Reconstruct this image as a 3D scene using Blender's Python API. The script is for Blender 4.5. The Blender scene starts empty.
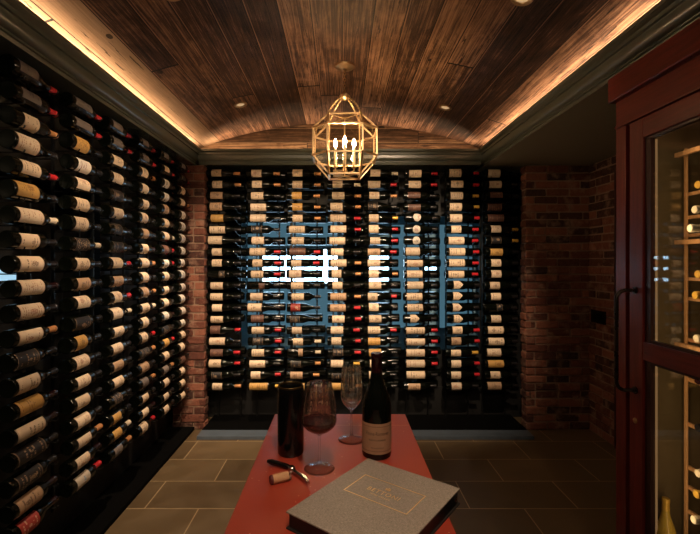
import bpy, bmesh, math, random
from mathutils import Vector, Matrix
PI = math.pi
R = math.radians
rnd = random.Random(7)
C = bpy.context.scene.collection
sc = bpy.context.scene

# ------------------------------------------------------------------ camera, world, exposure, lights
F = 434.0
cam_d = bpy.data.cameras.new('camera'); cam = bpy.data.objects.new('camera', cam_d); C.objects.link(cam)
cam.location = (0, 0, 1.5); cam.rotation_euler = (R(90), 0, 0)
cam_d.sensor_width = 36; cam_d.lens = 36 * F / 700
cam_d.shift_x = 10 / 700; cam_d.shift_y = -5 / 700; cam_d.clip_start = 0.02
sc.camera = cam
sc.view_settings.view_transform = 'Standard'; sc.view_settings.look = 'None'
sc.view_settings.gamma = 1; sc.view_settings.exposure = 0.0; sc.view_settings.use_curve_mapping = False
w = bpy.data.worlds.new('world'); sc.world = w; w.use_nodes = True
w.node_tree.nodes['Background'].inputs[0].default_value = (0.02, 0.022, 0.028, 1)
w.node_tree.nodes['Background'].inputs[1].default_value = 0.1

def lamp(name, kind, loc, energy, col, target=None, **kw):
    d = bpy.data.lights.new(name, kind); d.energy = energy; d.color = col
    for k, v in kw.items(): setattr(d, k, v)
    o = bpy.data.objects.new(name, d); C.objects.link(o); o.location = loc
    if target is not None:
        o.rotation_euler = (Vector(target) - Vector(loc)).to_track_quat('-Z', 'Y').to_euler()
    return o
WARM = (1.0, 0.72, 0.47); AMBER = (1.0, 0.56, 0.25)
# adjustable downlights in the vault, plus two added spots: (x, y), aim, watts, cone, blend
SPOTS = [
    ((-0.75, 3.27), (-0.92, 3.05, 0.0), 135, 66, 0.7),
    ((0.80, 3.30), (0.85, 3.20, 0.0), 7, 80, 0.9),
    ((-0.74, 1.92), (-0.62, 3.95, 1.10), 200, 60, 0.7),
    ((0.81, 1.93), (0.68, 3.95, 1.15), 210, 54, 0.7),
    ((-0.74, 0.55), (-1.35, 1.85, 1.25), 75, 62, 0.8),
    ((0.80, 0.55), (0.15, 3.9, 1.35), 130, 44, 0.6),
    ((0.10, 0.35), (0.10, 1.20, 0.94), 78, 44, 0.9),  # unseen spot added to brighten the table
    ((-0.05, 1.30), (-1.35, 2.75, 1.35), 120, 52, 0.8),  # unseen spot added to brighten the long rack
]
def vault(x): return 2.765 - 0.265 * (abs(x) / 1.38) ** 2
for i, ((lx, ly), tgt, e, cone, bl) in enumerate(SPOTS):
    lamp('downlight_or_fill_beam', 'SPOT', (lx, ly, vault(lx) - 0.03), e, WARM, tgt, spot_size=R(cone), spot_blend=bl, shadow_soft_size=0.02)
for lx, ly in ((-0.75, -0.75), (0.80, -0.75)):  # added fill spots behind the camera, without fixtures of their own
    lamp('downlight_or_fill_beam', 'SPOT', (lx, ly, vault(lx) - 0.03), 22, WARM, (lx * 0.6, 3.0, 1.6), spot_size=R(120), spot_blend=0.8, shadow_soft_size=0.03)
# led tape lights lying in the cove behind the crown moulding
for sx in (-1, 1):
    lamp('cove_tape_light', 'AREA', (sx * 1.29, 1.5, 2.455), 15.0, (1.0, 0.67, 0.40), shape='RECTANGLE', size=0.012, size_y=4.7, spread=R(125)).rotation_euler = (PI, 0, 0)
lamp('cove_tape_light', 'AREA', (0, 3.89, 2.455), 5.0, (1.0, 0.67, 0.40), shape='RECTANGLE', size=2.4, size_y=0.012, spread=R(125)).rotation_euler = (PI, 0, 0)

# ------------------------------------------------------------------ helpers
def link(name, me, mat=None, parent=None, loc=None):
    o = bpy.data.objects.new(name, me); C.objects.link(o)
    if mat is not None:
        for m in (mat if isinstance(mat, (list, tuple)) else [mat]): me.materials.append(m)
    if parent is not None: o.parent = parent
    if loc is not None: o.location = loc
    return o
def obj(name, bm, mat=None, parent=None, smooth=False, loc=None):
    me = bpy.data.meshes.new(name)
    bmesh.ops.recalc_face_normals(bm, faces=bm.faces)
    bm.to_mesh(me); bm.free()
    if smooth:
        for p in me.polygons: p.use_smooth = True
        me.set_sharp_from_angle(angle=R(38))
    return link(name, me, mat, parent, loc)
def tag(o, label, cat, group=None):
    o['label'] = label; o['category'] = cat
    if group: o['group'] = group
    return o
def thing(name, label, cat, loc=(0, 0, 0), rotz=0, group=None):
    o = bpy.data.objects.new(name, None); C.objects.link(o); o.empty_display_size = 0.05
    o.location = loc; o.rotation_euler = (0, 0, rotz)
    return tag(o, label, cat, group)
def struct(o): o['kind'] = 'structure'; return o
def bx(bm, x0, x1, y0, y1, z0, z1, bev=0.0, M=None):
    r = bmesh.ops.create_cube(bm, size=1)
    vs = r['verts']
    for v in vs:
        v.co = Vector(((x0 + x1) / 2 + v.co.x * (x1 - x0), (y0 + y1) / 2 + v.co.y * (y1 - y0), (z0 + z1) / 2 + v.co.z * (z1 - z0)))
    if bev > 0:
        es = list({e for v in vs for e in v.link_edges})
        r2 = bmesh.ops.bevel(bm, geom=es, offset=bev, segments=2, affect='EDGES', profile=0.6)
        vs = list({v for f in r2['faces'] for v in f.verts} | {v for v in vs if v.is_valid})
    if M is not None:
        for v in vs: v.co = M @ v.co
    return vs
def boxo(name, dims, mat, parent=None, bev=0.002):
    bm = bmesh.new(); bx(bm, *dims, bev=bev); return obj(name, bm, mat, parent)
def lathe(bm, prof, seg=28, M=None):
    rings = []
    for r, z in prof:
        if r < 1e-6: rings.append([bm.verts.new((0, 0, z))])
        else: rings.append([bm.verts.new((r * math.cos(2 * PI * k / seg), r * math.sin(2 * PI * k / seg), z)) for k in range(seg)])
    for a, b in zip(rings, rings[1:]):
        for k in range(seg):
            k2 = (k + 1) % seg
            if len(a) == 1 and len(b) == 1: continue
            if len(a) == 1: bm.faces.new((a[0], b[k], b[k2]))
            elif len(b) == 1: bm.faces.new((a[k], a[k2], b[0]))
            else: bm.faces.new((a[k], a[k2], b[k2], b[k]))
    if M is not None:
        for rg in rings:
            for v in rg: v.co = M @ v.co
def tube(bm, pts, r, seg=8, closed=False, rad=None):
    pts = [Vector(p) for p in pts]; n = len(pts); rings = []
    up = None
    for i, p in enumerate(pts):
        if closed: d = (pts[(i + 1) % n] - pts[i - 1])
        else: d = pts[min(i + 1, n - 1)] - pts[max(i - 1, 0)]
        d.normalize()
        if up is None:
            up = Vector((0, 0, 1)) if abs(d.z) < 0.9 else Vector((1, 0, 0))
        s = d.cross(up); s.normalize(); up = s.cross(d); up.normalize()
        rr = rad[i] if rad else r
        rings.append([bm.verts.new(p + (s * math.cos(2 * PI * k / seg + PI / seg) + up * math.sin(2 * PI * k / seg + PI / seg)) * rr) for k in range(seg)])
    m = n if closed else n - 1
    for i in range(m):
        a, b = rings[i], rings[(i + 1) % n]
        for k in range(seg): bm.faces.new((a[k], a[(k + 1) % seg], b[(k + 1) % seg], b[k]))
    if not closed:
        bm.faces.new(rings[0]); bm.faces.new(rings[-1])
def prism(bm, poly, y0, y1):
    """poly in (x, z), extruded along y"""
    a = [bm.verts.new((x, y0, z)) for x, z in poly]; b = [bm.verts.new((x, y1, z)) for x, z in poly]
    n = len(poly)
    for i in range(n): bm.faces.new((a[i], a[(i + 1) % n], b[(i + 1) % n], b[i]))
    bm.faces.new(a); bm.faces.new(b)

# ------------------------------------------------------------------ materials
class NT:
    def __init__(s, name):
        s.m = bpy.data.materials.new(name); s.m.use_nodes = True; s.t = s.m.node_tree
        s.b = s.t.nodes['Principled BSDF']
    def n(s, typ, **kw):
        x = s.t.nodes.new(typ)
        for k, v in kw.items(): setattr(x, k, v)
        return x
    def put(s, sock, v):
        if hasattr(v, 'links') or isinstance(v, bpy.types.NodeSocket): s.t.links.new(v, sock)
        elif isinstance(v, (tuple, list)) and len(v) == 3 and sock.type == 'RGBA': sock.default_value = (*v, 1)
        else: sock.default_value = v
    def math(s, op, a, b=None, c=None):
        x = s.n('ShaderNodeMath', operation=op); s.put(x.inputs[0], a)
        if b is not None: s.put(x.inputs[1], b)
        if c is not None: s.put(x.inputs[2], c)
        return x.outputs[0]
    def mix(s, f, a, b, blend='MIX'):
        x = s.n('ShaderNodeMix', data_type='RGBA', blend_type=blend); s.put(x.inputs[0], f); s.put(x.inputs[6], a); s.put(x.inputs[7], b)
        return x.outputs[2]
    def noise(s, vec, scale, detail=3, rough=0.5, dist=0.0):
        x = s.n('ShaderNodeTexNoise'); x.inputs['Scale'].default_value = scale; x.inputs['Detail'].default_value = detail
        x.inputs['Roughness'].default_value = rough; x.inputs['Distortion'].default_value = dist
        if vec is not None: s.put(x.inputs['Vector'], vec)
        return x.outputs['Fac']
    def white(s, vec):
        x = s.n('ShaderNodeTexWhiteNoise'); s.put(x.inputs['Vector'], vec); return x.outputs['Value']
    def coord(s, which='Object'): return s.n('ShaderNodeTexCoord').outputs[which]
    def sep(s, v):
        x = s.n('ShaderNodeSeparateXYZ'); s.put(x.inputs[0], v); return x.outputs
    def comb(s, a, b, c=0.0):
        x = s.n('ShaderNodeCombineXYZ'); s.put(x.inputs[0], a); s.put(x.inputs[1], b); s.put(x.inputs[2], c); return x.outputs[0]
    def maprange(s, v, a, b, c, d):
        x = s.n('ShaderNodeMapRange'); s.put(x.inputs[0], v)
        for i, q in enumerate((a, b, c, d)): s.put(x.inputs[i + 1], q)
        return x.outputs[0]
    def ramp(s, v, stops):
        x = s.n('ShaderNodeValToRGB'); s.put(x.inputs[0], v); e = x.color_ramp.elements
        while len(e) < len(stops): e.new(0.5)
        for q, (p, c) in zip(e, stops): q.position = p; q.color = (*c, 1)
        return x.outputs[0]
    def bump(s, h, strength=0.3, dist=0.01):
        x = s.n('ShaderNodeBump'); x.inputs['Strength'].default_value = strength; x.inputs['Distance'].default_value = dist
        s.put(x.inputs['Height'], h); s.put(s.b.inputs['Normal'], x.outputs[0])
    def set(s, **kw):
        for k, v in kw.items(): s.put(s.b.inputs[k.replace('_', ' ')], v)
        return s.m
def plain(name, col, rough=0.5, metal=0.0, var=0.12, scale=30, **kw):
    t = NT(name)
    nz = t.noise(t.coord(), scale, 3)
    lo = tuple(c * (1 - var) for c in col); hi = tuple(min(1, c * (1 + var)) for c in col)
    t.set(Base_Color=t.mix(nz, lo, hi), Roughness=t.maprange(nz, 0, 1, max(0, rough - 0.06), rough + 0.06), Metallic=metal, **kw)
    return t.m
def emit(name, col, strength):
    t = NT(name); t.set(Base_Color=(0, 0, 0), Emission_Color=col, Emission_Strength=strength); return t.m
def clear_glass(name, tint=(1, 1, 1), refl=1.0):
    t = NT(name); t.t.nodes.remove(t.b)
    tr = t.n('ShaderNodeBsdfTransparent'); tr.inputs[0].default_value = (*tint, 1)
    gl = t.n('ShaderNodeBsdfGlossy'); gl.inputs['Roughness'].default_value = 0.01
    lw = t.n('ShaderNodeLayerWeight'); lw.inputs[0].default_value = 0.5
    fr = t.math('MULTIPLY_ADD', t.math('POWER', lw.outputs['Facing'], 4.0), 0.9, 0.04)
    mx = t.n('ShaderNodeMixShader'); t.put(mx.inputs[0], t.math('MINIMUM', t.math('MULTIPLY', fr, refl), 0.95))
    t.put(mx.inputs[1], tr.outputs[0]); t.put(mx.inputs[2], gl.outputs[0])
    t.t.links.new(mx.outputs[0], t.t.nodes['Material Output'].inputs[0]); return t.m

M = {}
M['bottle'] = plain('dark_bottle_glass', (0.0022, 0.003, 0.002), 0.14, Specular_IOR_Level=0.32)
M['bottle_brown'] = plain('brown_bottle_glass', (0.012, 0.006, 0.003), 0.12)
M['bottle_green'] = plain('green_bottle_glass', (0.02, 0.03, 0.006), 0.12)
M['bottle_gold'] = plain('amber_white_wine_glass', (0.55, 0.36, 0.06), 0.1)
M['bottle_olive'] = plain('olive_white_wine_glass', (0.16, 0.15, 0.04), 0.12)
M['rack'] = plain('black_powder_coat', (0.004, 0.0045, 0.005), 0.5, 0.2)
M['steel'] = plain('polished_steel', (0.55, 0.53, 0.5), 0.18, 1.0)
M['black_plastic'] = plain('black_satin', (0.003, 0.003, 0.003), 0.16)
M['crown'] = plain('dark_green_grey_paint', (0.10, 0.115, 0.092), 0.2, 0, 0.02, 4, Specular_IOR_Level=0.8)
M['crown'].node_tree.nodes['Principled BSDF'].inputs['Roughness'].links and M['crown'].node_tree.links.remove(M['crown'].node_tree.nodes['Principled BSDF'].inputs['Roughness'].links[0])
M['crown'].node_tree.nodes['Principled BSDF'].inputs['Roughness'].default_value = 0.27
M['soffit'] = plain('lit_green_grey_paint', (0.32, 0.33, 0.26), 0.45, 0, 0.06)  # the crown's paint made paler in place of bounced light
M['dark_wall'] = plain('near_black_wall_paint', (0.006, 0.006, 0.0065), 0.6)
M['slate'] = plain('slate_with_blue_sheen', (0.10, 0.13, 0.17), 0.3, 0, 0.3, 12)  # blue panel light on the floor put into this colour
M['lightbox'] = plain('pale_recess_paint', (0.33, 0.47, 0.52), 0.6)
M['brass'] = plain('aged_brass', (0.62, 0.43, 0.24), 0.33, 0.95, 0.2, 60)
M['gold'] = plain('gold_foil', (0.80, 0.55, 0.27), 0.35, 0.6)
M['cork'] = plain('cork', (0.50, 0.28, 0.15), 0.75, 0, 0.3, 400)
M['stain'] = plain('wine_stained_cork', (0.10, 0.01, 0.015), 0.6)
M['bulb'] = emit('warm_candle_bulb', (1.0, 0.66, 0.34), 330)
M['lens'] = emit('downlight_lens', (1.0, 0.62, 0.30), 0.55)
M['tape'] = emit('cove_tape_glow', AMBER, 2)
M['led_cab'] = emit('cabinet_led', (1.0, 0.5, 0.2), 0.22)
M['panel_glow'] = emit('cool_white_light_panel', (0.60, 0.85, 1.0), 10.0)
M['panel_dim'] = emit('cool_blue_light_panel', (0.45, 0.75, 0.95), 0.9)
M['panel_mid'] = emit('added_blue_glow_panel', (0.32, 0.66, 0.80), 0.22)  # dim glow added so the gaps between bottles look blue
M['lantern_glass'] = clear_glass('lantern_glass', (0.97, 0.96, 0.93), 0.9)
M['door_glass'] = clear_glass('cabinet_door_glass', (0.90, 0.93, 0.92), 0.8)
M['crystal'] = clear_glass('crystal', (0.99, 0.99, 0.99), 1.3)
_t = M['crystal'].node_tree; _o = _t.nodes['Material Output']; _prev = _o.inputs[0].links[0].from_socket
_g = _t.nodes.new('ShaderNodeBsdfGlass'); _g.inputs['Roughness'].default_value = 0.0; _g.inputs['IOR'].default_value = 1.4
_m = _t.nodes.new('ShaderNodeMixShader'); _m.inputs[0].default_value = 0.28
_t.links.new(_prev, _m.inputs[1]); _t.links.new(_g.outputs[0], _m.inputs[2]); _t.links.new(_m.outputs[0], _o.inputs[0])
t = NT('red_wine'); M['wine'] = t.set(Base_Color=(0.035, 0.0015, 0.003), Roughness=0.04, IOR=1.34)
FOIL = {
    'n': plain('black_foil', (0.008, 0.007, 0.008), 0.3), 'r': plain('red_foil', (0.55, 0.02, 0.03), 0.32, 0.2),
    'o': plain('copper_foil', (0.60, 0.28, 0.11), 0.35, 0.3), 'y': plain('yellow_foil', (0.72, 0.42, 0.07), 0.35, 0.3),
    'w': plain('cream_foil', (0.7, 0.6, 0.45), 0.4), 'b': plain('burgundy_foil', (0.014, 0.003, 0.004), 0.25)}

def label_mat(name, paper, ink, style):
    t = NT(name)
    uv = t.sep(t.coord('UV')); u, v = uv[0], uv[1]
    oi = t.n('ShaderNodeObjectInfo').outputs['Random']
    seed = t.math('MULTIPLY', oi, 37.0)
    N = {0: 7.0, 1: 11.0, 2: 6.0}[style]
    su = t.math('ADD', t.math('MULTIPLY', u, N), t.math('MULTIPLY', oi, 2.0))
    row = t.math('FLOOR', su); fr = t.math('FRACT', su)
    wn = t.white(t.comb(t.math('FLOOR', t.math('MULTIPLY', v, 26.0)), row, seed))
    ron = t.math('GREATER_THAN', t.white(t.comb(row, seed, 3.0)), 0.35)
    ln = t.white(t.comb(row, seed, 9.0))
    ext = t.math('LESS_THAN', t.math('ABSOLUTE', t.math('SUBTRACT', v, 0.5)), t.maprange(ln, 0, 1, 0.12, 0.38))
    txt = t.math('MULTIPLY', t.math('GREATER_THAN', wn, 0.4), t.math('MULTIPLY', t.math('GREATER_THAN', fr, 0.62), t.math('MULTIPLY', ron, ext)))
    inside = t.math('MULTIPLY', t.math('GREATER_THAN', u, 0.1), t.math('LESS_THAN', u, 0.9))
    txt = t.math('MULTIPLY', txt, inside)
    cu = t.maprange(oi, 0, 1, 0.35, 0.68)
    du = t.math('MULTIPLY', t.math('SUBTRACT', u, cu), 1.0); dv = t.math('SUBTRACT', v, 0.5)
    dist = t.math('SQRT', t.math('ADD', t.math('MULTIPLY', du, du), t.math('MULTIPLY', dv, dv)))
    emb = t.math('LESS_THAN', dist, t.maprange(t.white(t.comb(seed, 1.0, 2.0)), 0, 1, 0.02, 0.17))
    emb = t.math('MULTIPLY', emb, t.math('GREATER_THAN', t.noise(t.coord('UV'), 22, 4), 0.47))
    edge = t.math('GREATER_THAN', t.math('ABSOLUTE', t.math('SUBTRACT', u, 0.5)), 0.46)
    edge = t.math('MULTIPLY', edge, 0.5 if style != 2 else 0.0)
    fac = t.math('MULTIPLY', t.math('MAXIMUM', t.math('MAXIMUM', txt, emb), edge), 0.75)
    pap = t.mix(t.noise(t.coord(), 60, 3), tuple(c * 0.86 for c in paper), paper)
    tone = t.maprange(t.math('FRACT', t.math('MULTIPLY', oi, 91.0)), 0, 1, 0.72, 1.0)
    pap = t.mix(1.0, pap, t.comb(tone, tone, tone), 'MULTIPLY')
    return t.set(Base_Color=t.mix(fac, pap, ink), Roughness=0.55)
LAB = {
    'c': [label_mat('cream_label_paper', (0.86, 0.67, 0.47), (0.12, 0.06, 0.04), 0), label_mat('cream_crest_label_paper', (0.88, 0.71, 0.52), (0.30, 0.10, 0.05), 1)],
    'w': [label_mat('white_label_paper', (0.92, 0.85, 0.74), (0.06, 0.05, 0.05), 0), label_mat('white_crest_label_paper', (0.88, 0.80, 0.70), (0.25, 0.05, 0.04), 2)],
    't': [label_mat('tan_label_paper', (0.55, 0.36, 0.22), (0.10, 0.05, 0.03), 0)],
    'y': [label_mat('ochre_label_paper', (0.72, 0.42, 0.12), (0.15, 0.06, 0.02), 1)],
    'd': [label_mat('black_label_paper', (0.02, 0.018, 0.02), (0.45, 0.30, 0.18), 0)],
    'r': [label_mat('red_label_paper', (0.45, 0.05, 0.04), (0.75, 0.55, 0.4), 2)],
    'g': [label_mat('grey_label_paper', (0.22, 0.18, 0.16), (0.04, 0.03, 0.03), 0)],
    'b': [label_mat('blue_and_cream_label_paper', (0.60, 0.52, 0.42), (0.05, 0.2, 0.4), 2)],
    'm': [label_mat('brown_label_paper', (0.13, 0.06, 0.045), (0.3, 0.16, 0.1), 0)],
}
WORD = {'c': 'cream', 'w': 'white', 't': 'tan', 'y': 'ochre', 'd': 'black', 'r': 'red', 'g': 'grey', 'b': 'blue-marked', 'm': 'brown'}

def wood_planks(name, dark, light, width, rough=0.55, seam=(0.01, 0.006, 0.004), length=1.9, pale_edge=False):
    """u = across in metres, v = along in metres"""
    t = NT(name)
    uv = t.sep(t.coord('UV')); u, v = uv[0], uv[1]
    q = t.math('DIVIDE', u, width); idx = t.math('FLOOR', q); fr = t.math('FRACT', q)
    r1 = t.white(t.comb(idx, 1.0, 0.0))
    vv = t.math('ADD', v, t.math('MULTIPLY', r1, 7.0))
    seg = t.math('FLOOR', t.math('DIVIDE', vv, length)); fv = t.math('FRACT', t.math('DIVIDE', vv, length))
    r2 = t.white(t.comb(idx, seg, 5.0))
    shift = t.math('MULTIPLY', r2, 13.0)
    gv = t.comb(t.math('ADD', t.math('MULTIPLY', u, 26.0), shift), t.math('ADD', t.math('MULTIPLY', v, 0.9), shift), shift)
    grain = t.noise(gv, 2.2, 8, 0.68, 0.7)
    fine = t.noise(t.comb(t.math('MULTIPLY', u, 95.0), t.math('MULTIPLY', v, 2.2), shift), 1.5, 5, 0.6)
    blot = t.noise(t.comb(t.math('MULTIPLY', u, 5.0), t.math('MULTIPLY', v, 3.0), shift), 1.3, 5, 0.7, 1.0)
    k = t.math('MULTIPLY_ADD', grain, 0.9, t.math('MULTIPLY_ADD', blot, 0.55, t.math('MULTIPLY', r2, 0.30)))
    k = t.math('ADD', k, t.math('MULTIPLY', fine, 0.85))
    col = t.ramp(t.maprange(k, 1.0, 1.62, 0, 1), [(0.0, tuple(c * 0.2 for c in dark)), (0.45, dark), (0.72, tuple((a + b) / 2 for a, b in zip(dark, light))), (1.0, light)])
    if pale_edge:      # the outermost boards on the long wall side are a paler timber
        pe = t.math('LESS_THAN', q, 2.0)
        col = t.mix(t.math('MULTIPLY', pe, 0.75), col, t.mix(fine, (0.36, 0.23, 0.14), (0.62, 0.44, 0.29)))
    crack = t.math('LESS_THAN', t.noise(t.comb(t.math('MULTIPLY', u, 34.0), t.math('MULTIPLY', v, 2.2), shift), 2.0, 3, 0.5, 0.3), 0.33)
    col = t.mix(t.math('MULTIPLY', crack, 0.8), col, tuple(c * 0.1 for c in dark))
    knot = t.n('ShaderNodeTexVoronoi'); t.put(knot.inputs['Vector'], t.comb(t.math('MULTIPLY', u, 3.4), t.math('MULTIPLY', v, 2.0), shift)); knot.inputs['Scale'].default_value = 1.0
    kn = t.math('LESS_THAN', knot.outputs['Distance'], 0.06)
    col = t.mix(t.math('MULTIPLY', kn, 0.85), col, tuple(c * 0.08 for c in dark))
    g1 = t.math('LESS_THAN', t.math('ABSOLUTE', t.math('SUBTRACT', fr, 0.5)), 0.484)
    g2 = t.math('LESS_THAN', t.math('ABSOLUTE', t.math('SUBTRACT', fv, 0.5)), 0.4985)
    body = t.math('MULTIPLY', g1, g2)
    col = t.mix(body, seam, col)
    worn = t.math('LESS_THAN', fr, 0.05)
    col = t.mix(t.math('MULTIPLY', t.math('MULTIPLY', worn, body), 0.6), col, light)
    h = t.math('MULTIPLY_ADD', grain, 0.6, t.math('MULTIPLY_ADD', fine, 0.25, t.math('MULTIPLY', body, 0.8)))
    h = t.math('SUBTRACT', h, t.math('MULTIPLY', crack, 0.4))
    t.bump(h, 0.75, 0.008)
    return t.set(Base_Color=col, Roughness=rough, Specular_IOR_Level=0.3)
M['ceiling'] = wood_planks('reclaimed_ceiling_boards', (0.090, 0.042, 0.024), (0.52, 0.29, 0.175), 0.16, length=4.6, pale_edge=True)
M['end_boards'] = wood_planks('reclaimed_end_boards', (0.12, 0.062, 0.032), (0.46, 0.29, 0.16), 0.125)

def mahogany(name, col, scale=(30, 3, 3)):
    t = NT(name); mp = t.n('ShaderNodeMapping'); t.put(mp.inputs[0], t.coord()); mp.inputs['Scale'].default_value = scale
    g = t.noise(mp.outputs[0], 3.0, 6, 0.6, 0.5)
    t.bump(g, 0.08, 0.002)
    return t.set(Base_Color=t.mix(g, tuple(c * 0.1 for c in col), tuple(c * 2.2 for c in col)), Roughness=0.36, Specular_IOR_Level=0.35)
M['mahogany'] = mahogany('red_mahogany', (0.125, 0.014, 0.009), (25, 25, 1.5))
M['mahogany_h'] = mahogany('red_mahogany_crossgrain', (0.125, 0.014, 0.009), (25, 1.5, 25))
M['door_wood'] = mahogany('dark_stained_door', (0.035, 0.010, 0.008), (25, 25, 1.5))
M['rack_wood'] = mahogany('pale_rack_wood', (0.45, 0.24, 0.11), (20, 20, 2))
M['olive'] = plain('olive_cabinet_lining', (0.13, 0.09, 0.045), 0.5, 0, 0.25, 8)
# red lacquer of the table, with dust specks of its own
t = NT('red_lacquer')
sp = t.n('ShaderNodeTexVoronoi'); t.put(sp.inputs['Vector'], t.coord()); sp.inputs['Scale'].default_value = 62
dot = t.math('LESS_THAN', sp.outputs['Distance'], 0.11)
pick = t.math('GREATER_THAN', t.noise(t.coord(), 6, 2), 0.54)
dust = t.math('MULTIPLY', dot, pick)
nz = t.noise(t.coord(), 9, 5, 0.6)
t.bump(t.math('MULTIPLY_ADD', dust, 1.0, t.math('MULTIPLY', nz, 0.3)), 0.12, 0.002)
M['lacquer'] = t.set(Base_Color=t.mix(dust, t.mix(nz, (0.28, 0.034, 0.018), (0.36, 0.050, 0.028)), (0.60, 0.30, 0.22)), Roughness=t.maprange(nz, 0.3, 0.7, 0.30, 0.38), Specular_IOR_Level=0.8)
M['seam'] = plain('worn_joint', (0.55, 0.22, 0.14), 0.4)
# book cloth
t = NT('woven_book_cloth'); mp = t.n('ShaderNodeMapping'); t.put(mp.inputs[0], t.coord()); mp.inputs['Scale'].default_value = (900, 160, 60)
g = t.noise(mp.outputs[0], 1.0, 4, 0.6, 0.3)
mp2 = t.n('ShaderNodeMapping'); t.put(mp2.inputs[0], t.coord()); mp2.inputs['Scale'].default_value = (160, 900, 60)
g2 = t.noise(mp2.outputs[0], 1.0, 4, 0.6, 0.3)
gg = t.math('MULTIPLY_ADD', g, 0.5, t.math('MULTIPLY', g2, 0.5))
t.bump(gg, 0.35, 0.001)
M['cloth'] = t.set(Base_Color=t.ramp(t.maprange(gg, 0.36, 0.64, 0, 1), [(0, (0.13, 0.115, 0.10)), (1, (0.38, 0.33, 0.29))]), Roughness=0.55)
# floor tiles
t = NT('slate_floor_tiles'); o3 = t.sep(t.coord())
br = t.n('ShaderNodeTexBrick', offset=0.5, offset_frequency=2)
t.put(br.inputs['Vector'], t.comb(t.math('ADD', o3[0], 1.19 + 0.66 * 6), t.math('ADD', o3[1], -2.97 + 0.33 * 20), 0.0))
for k_, v_ in (('Scale', 1.0), ('Mortar Size', 0.0035), ('Mortar Smooth', 0.1), ('Bias', 0.0), ('Brick Width', 0.66), ('Row Height', 0.33)): br.inputs[k_].default_value = v_
br.inputs['Color1'].default_value = (0.0, 0, 0, 1); br.inputs['Color2'].default_value = (1, 1, 1, 1)
n1 = t.noise(t.coord(), 5, 8, 0.65, 0.4); n2 = t.noise(t.coord(), 1.2, 3)
tile = t.ramp(t.math('MULTIPLY_ADD', n1, 0.7, t.math('MULTIPLY', t.sep(br.outputs['Color'])[0], 0.3)), [(0.2, (0.075, 0.050, 0.026)), (0.75, (0.17, 0.118, 0.062))])
col = t.mix(br.outputs['Fac'], tile, (0.40, 0.29, 0.16))
t.bump(t.math('SUBTRACT', t.math('MULTIPLY', n1, 0.5), t.math('MULTIPLY', br.outputs['Fac'], 0.8)), 0.3, 0.006)
M['floor'] = t.set(Base_Color=col, Roughness=t.maprange(n1, 0.3, 0.7, 0.28, 0.5))
# brick
t = NT('old_red_brick')
geo = t.n('ShaderNodeAttribute', attribute_name='tone').outputs['Fac']
n1 = t.noise(t.coord(), 40, 6, 0.7); n2 = t.noise(t.coord(), 9, 4, 0.6)
col = t.ramp(t.math('MULTIPLY_ADD', geo, 0.6, t.math('MULTIPLY', n1, 0.5)), [(0.25, (0.04, 0.016, 0.012)), (0.5, (0.13, 0.040, 0.026)), (0.8, (0.28, 0.105, 0.065))])
col = t.mix(t.math('MULTIPLY', t.maprange(n2, 0.52, 0.68, 0, 1), 0.6), col, (0.38, 0.24, 0.17))
t.bump(t.math('ADD', n1, t.math('MULTIPLY', n2, 1.5)), 1.0, 0.012)
M['brick'] = t.set(Base_Color=col, Roughness=0.85)
t = NT('lime_mortar'); n1 = t.noise(t.coord(), 60, 5, 0.7); t.bump(n1, 0.7, 0.006)
M['mortar'] = t.set(Base_Color=t.mix(n1, (0.18, 0.11, 0.08), (0.40, 0.27, 0.19)), Roughness=0.95)

# ------------------------------------------------------------------ room shell
YB = 4.20; XL = -1.52; XR = 2.23; YF = -1.4; PIL = 3.88
bm = bmesh.new(); bx(bm, XL - 0.1, XR + 0.1, YF, YB + 0.5, -0.08, 0.0); struct(obj('floor', bm, M['floor']))
def wallbox(name, *dims, mat=None): return struct(boxo(name, dims, mat or M['dark_wall'], bev=0))
# end wall with two openings onto a lit recess
OP = [(-1.0, 0.06), (0.24, 1.38)]; OZ = (0.62, 1.97)
bm = bmesh.new()
bx(bm, XL - 0.1, XR, YB, YB + 0.05, 0, OZ[0]); bx(bm, XL - 0.1, XR, YB, YB + 0.05, OZ[1], 2.8)
bx(bm, XL - 0.1, OP[0][0], YB, YB + 0.05, *OZ); bx(bm, OP[0][1], OP[1][0], YB, YB + 0.05, *OZ); bx(bm, OP[1][1], XR, YB, YB + 0.05, *OZ)
struct(obj('wall_back', bm, M['dark_wall']))
bm = bmesh.new()
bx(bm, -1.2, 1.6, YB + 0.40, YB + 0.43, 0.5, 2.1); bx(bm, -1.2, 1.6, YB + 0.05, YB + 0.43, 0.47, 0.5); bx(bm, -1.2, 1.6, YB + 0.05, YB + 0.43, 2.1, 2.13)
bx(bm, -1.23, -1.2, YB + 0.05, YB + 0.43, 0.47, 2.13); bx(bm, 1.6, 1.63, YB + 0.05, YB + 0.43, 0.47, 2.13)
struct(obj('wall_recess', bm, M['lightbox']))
M['pane'] = clear_glass('window_pane_glass', (0.9, 0.95, 1.0), 0.4)
for i, (a, b) in enumerate(OP):
    wn = struct(thing('window_%d' % (i + 1), 'x', 'x')); del wn['label']; del wn['category']
    bm = bmesh.new()
    for dims in ((a, b, OZ[0], OZ[0] + 0.03), (a, b, OZ[1] - 0.03, OZ[1]), (a, a + 0.03, *OZ), (b - 0.03, b, *OZ), ((a + b) / 2 - 0.012, (a + b) / 2 + 0.012, *OZ)):
        bx(bm, dims[0], dims[1], YB - 0.005, YB + 0.04, dims[2], dims[3])
    obj('window_frame', bm, M['rack'], wn)
    boxo('pane', (a + 0.02, b - 0.02, YB + 0.015, YB + 0.021, OZ[0] + 0.02, OZ[1] - 0.02), M['pane'], wn, 0)
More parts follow.
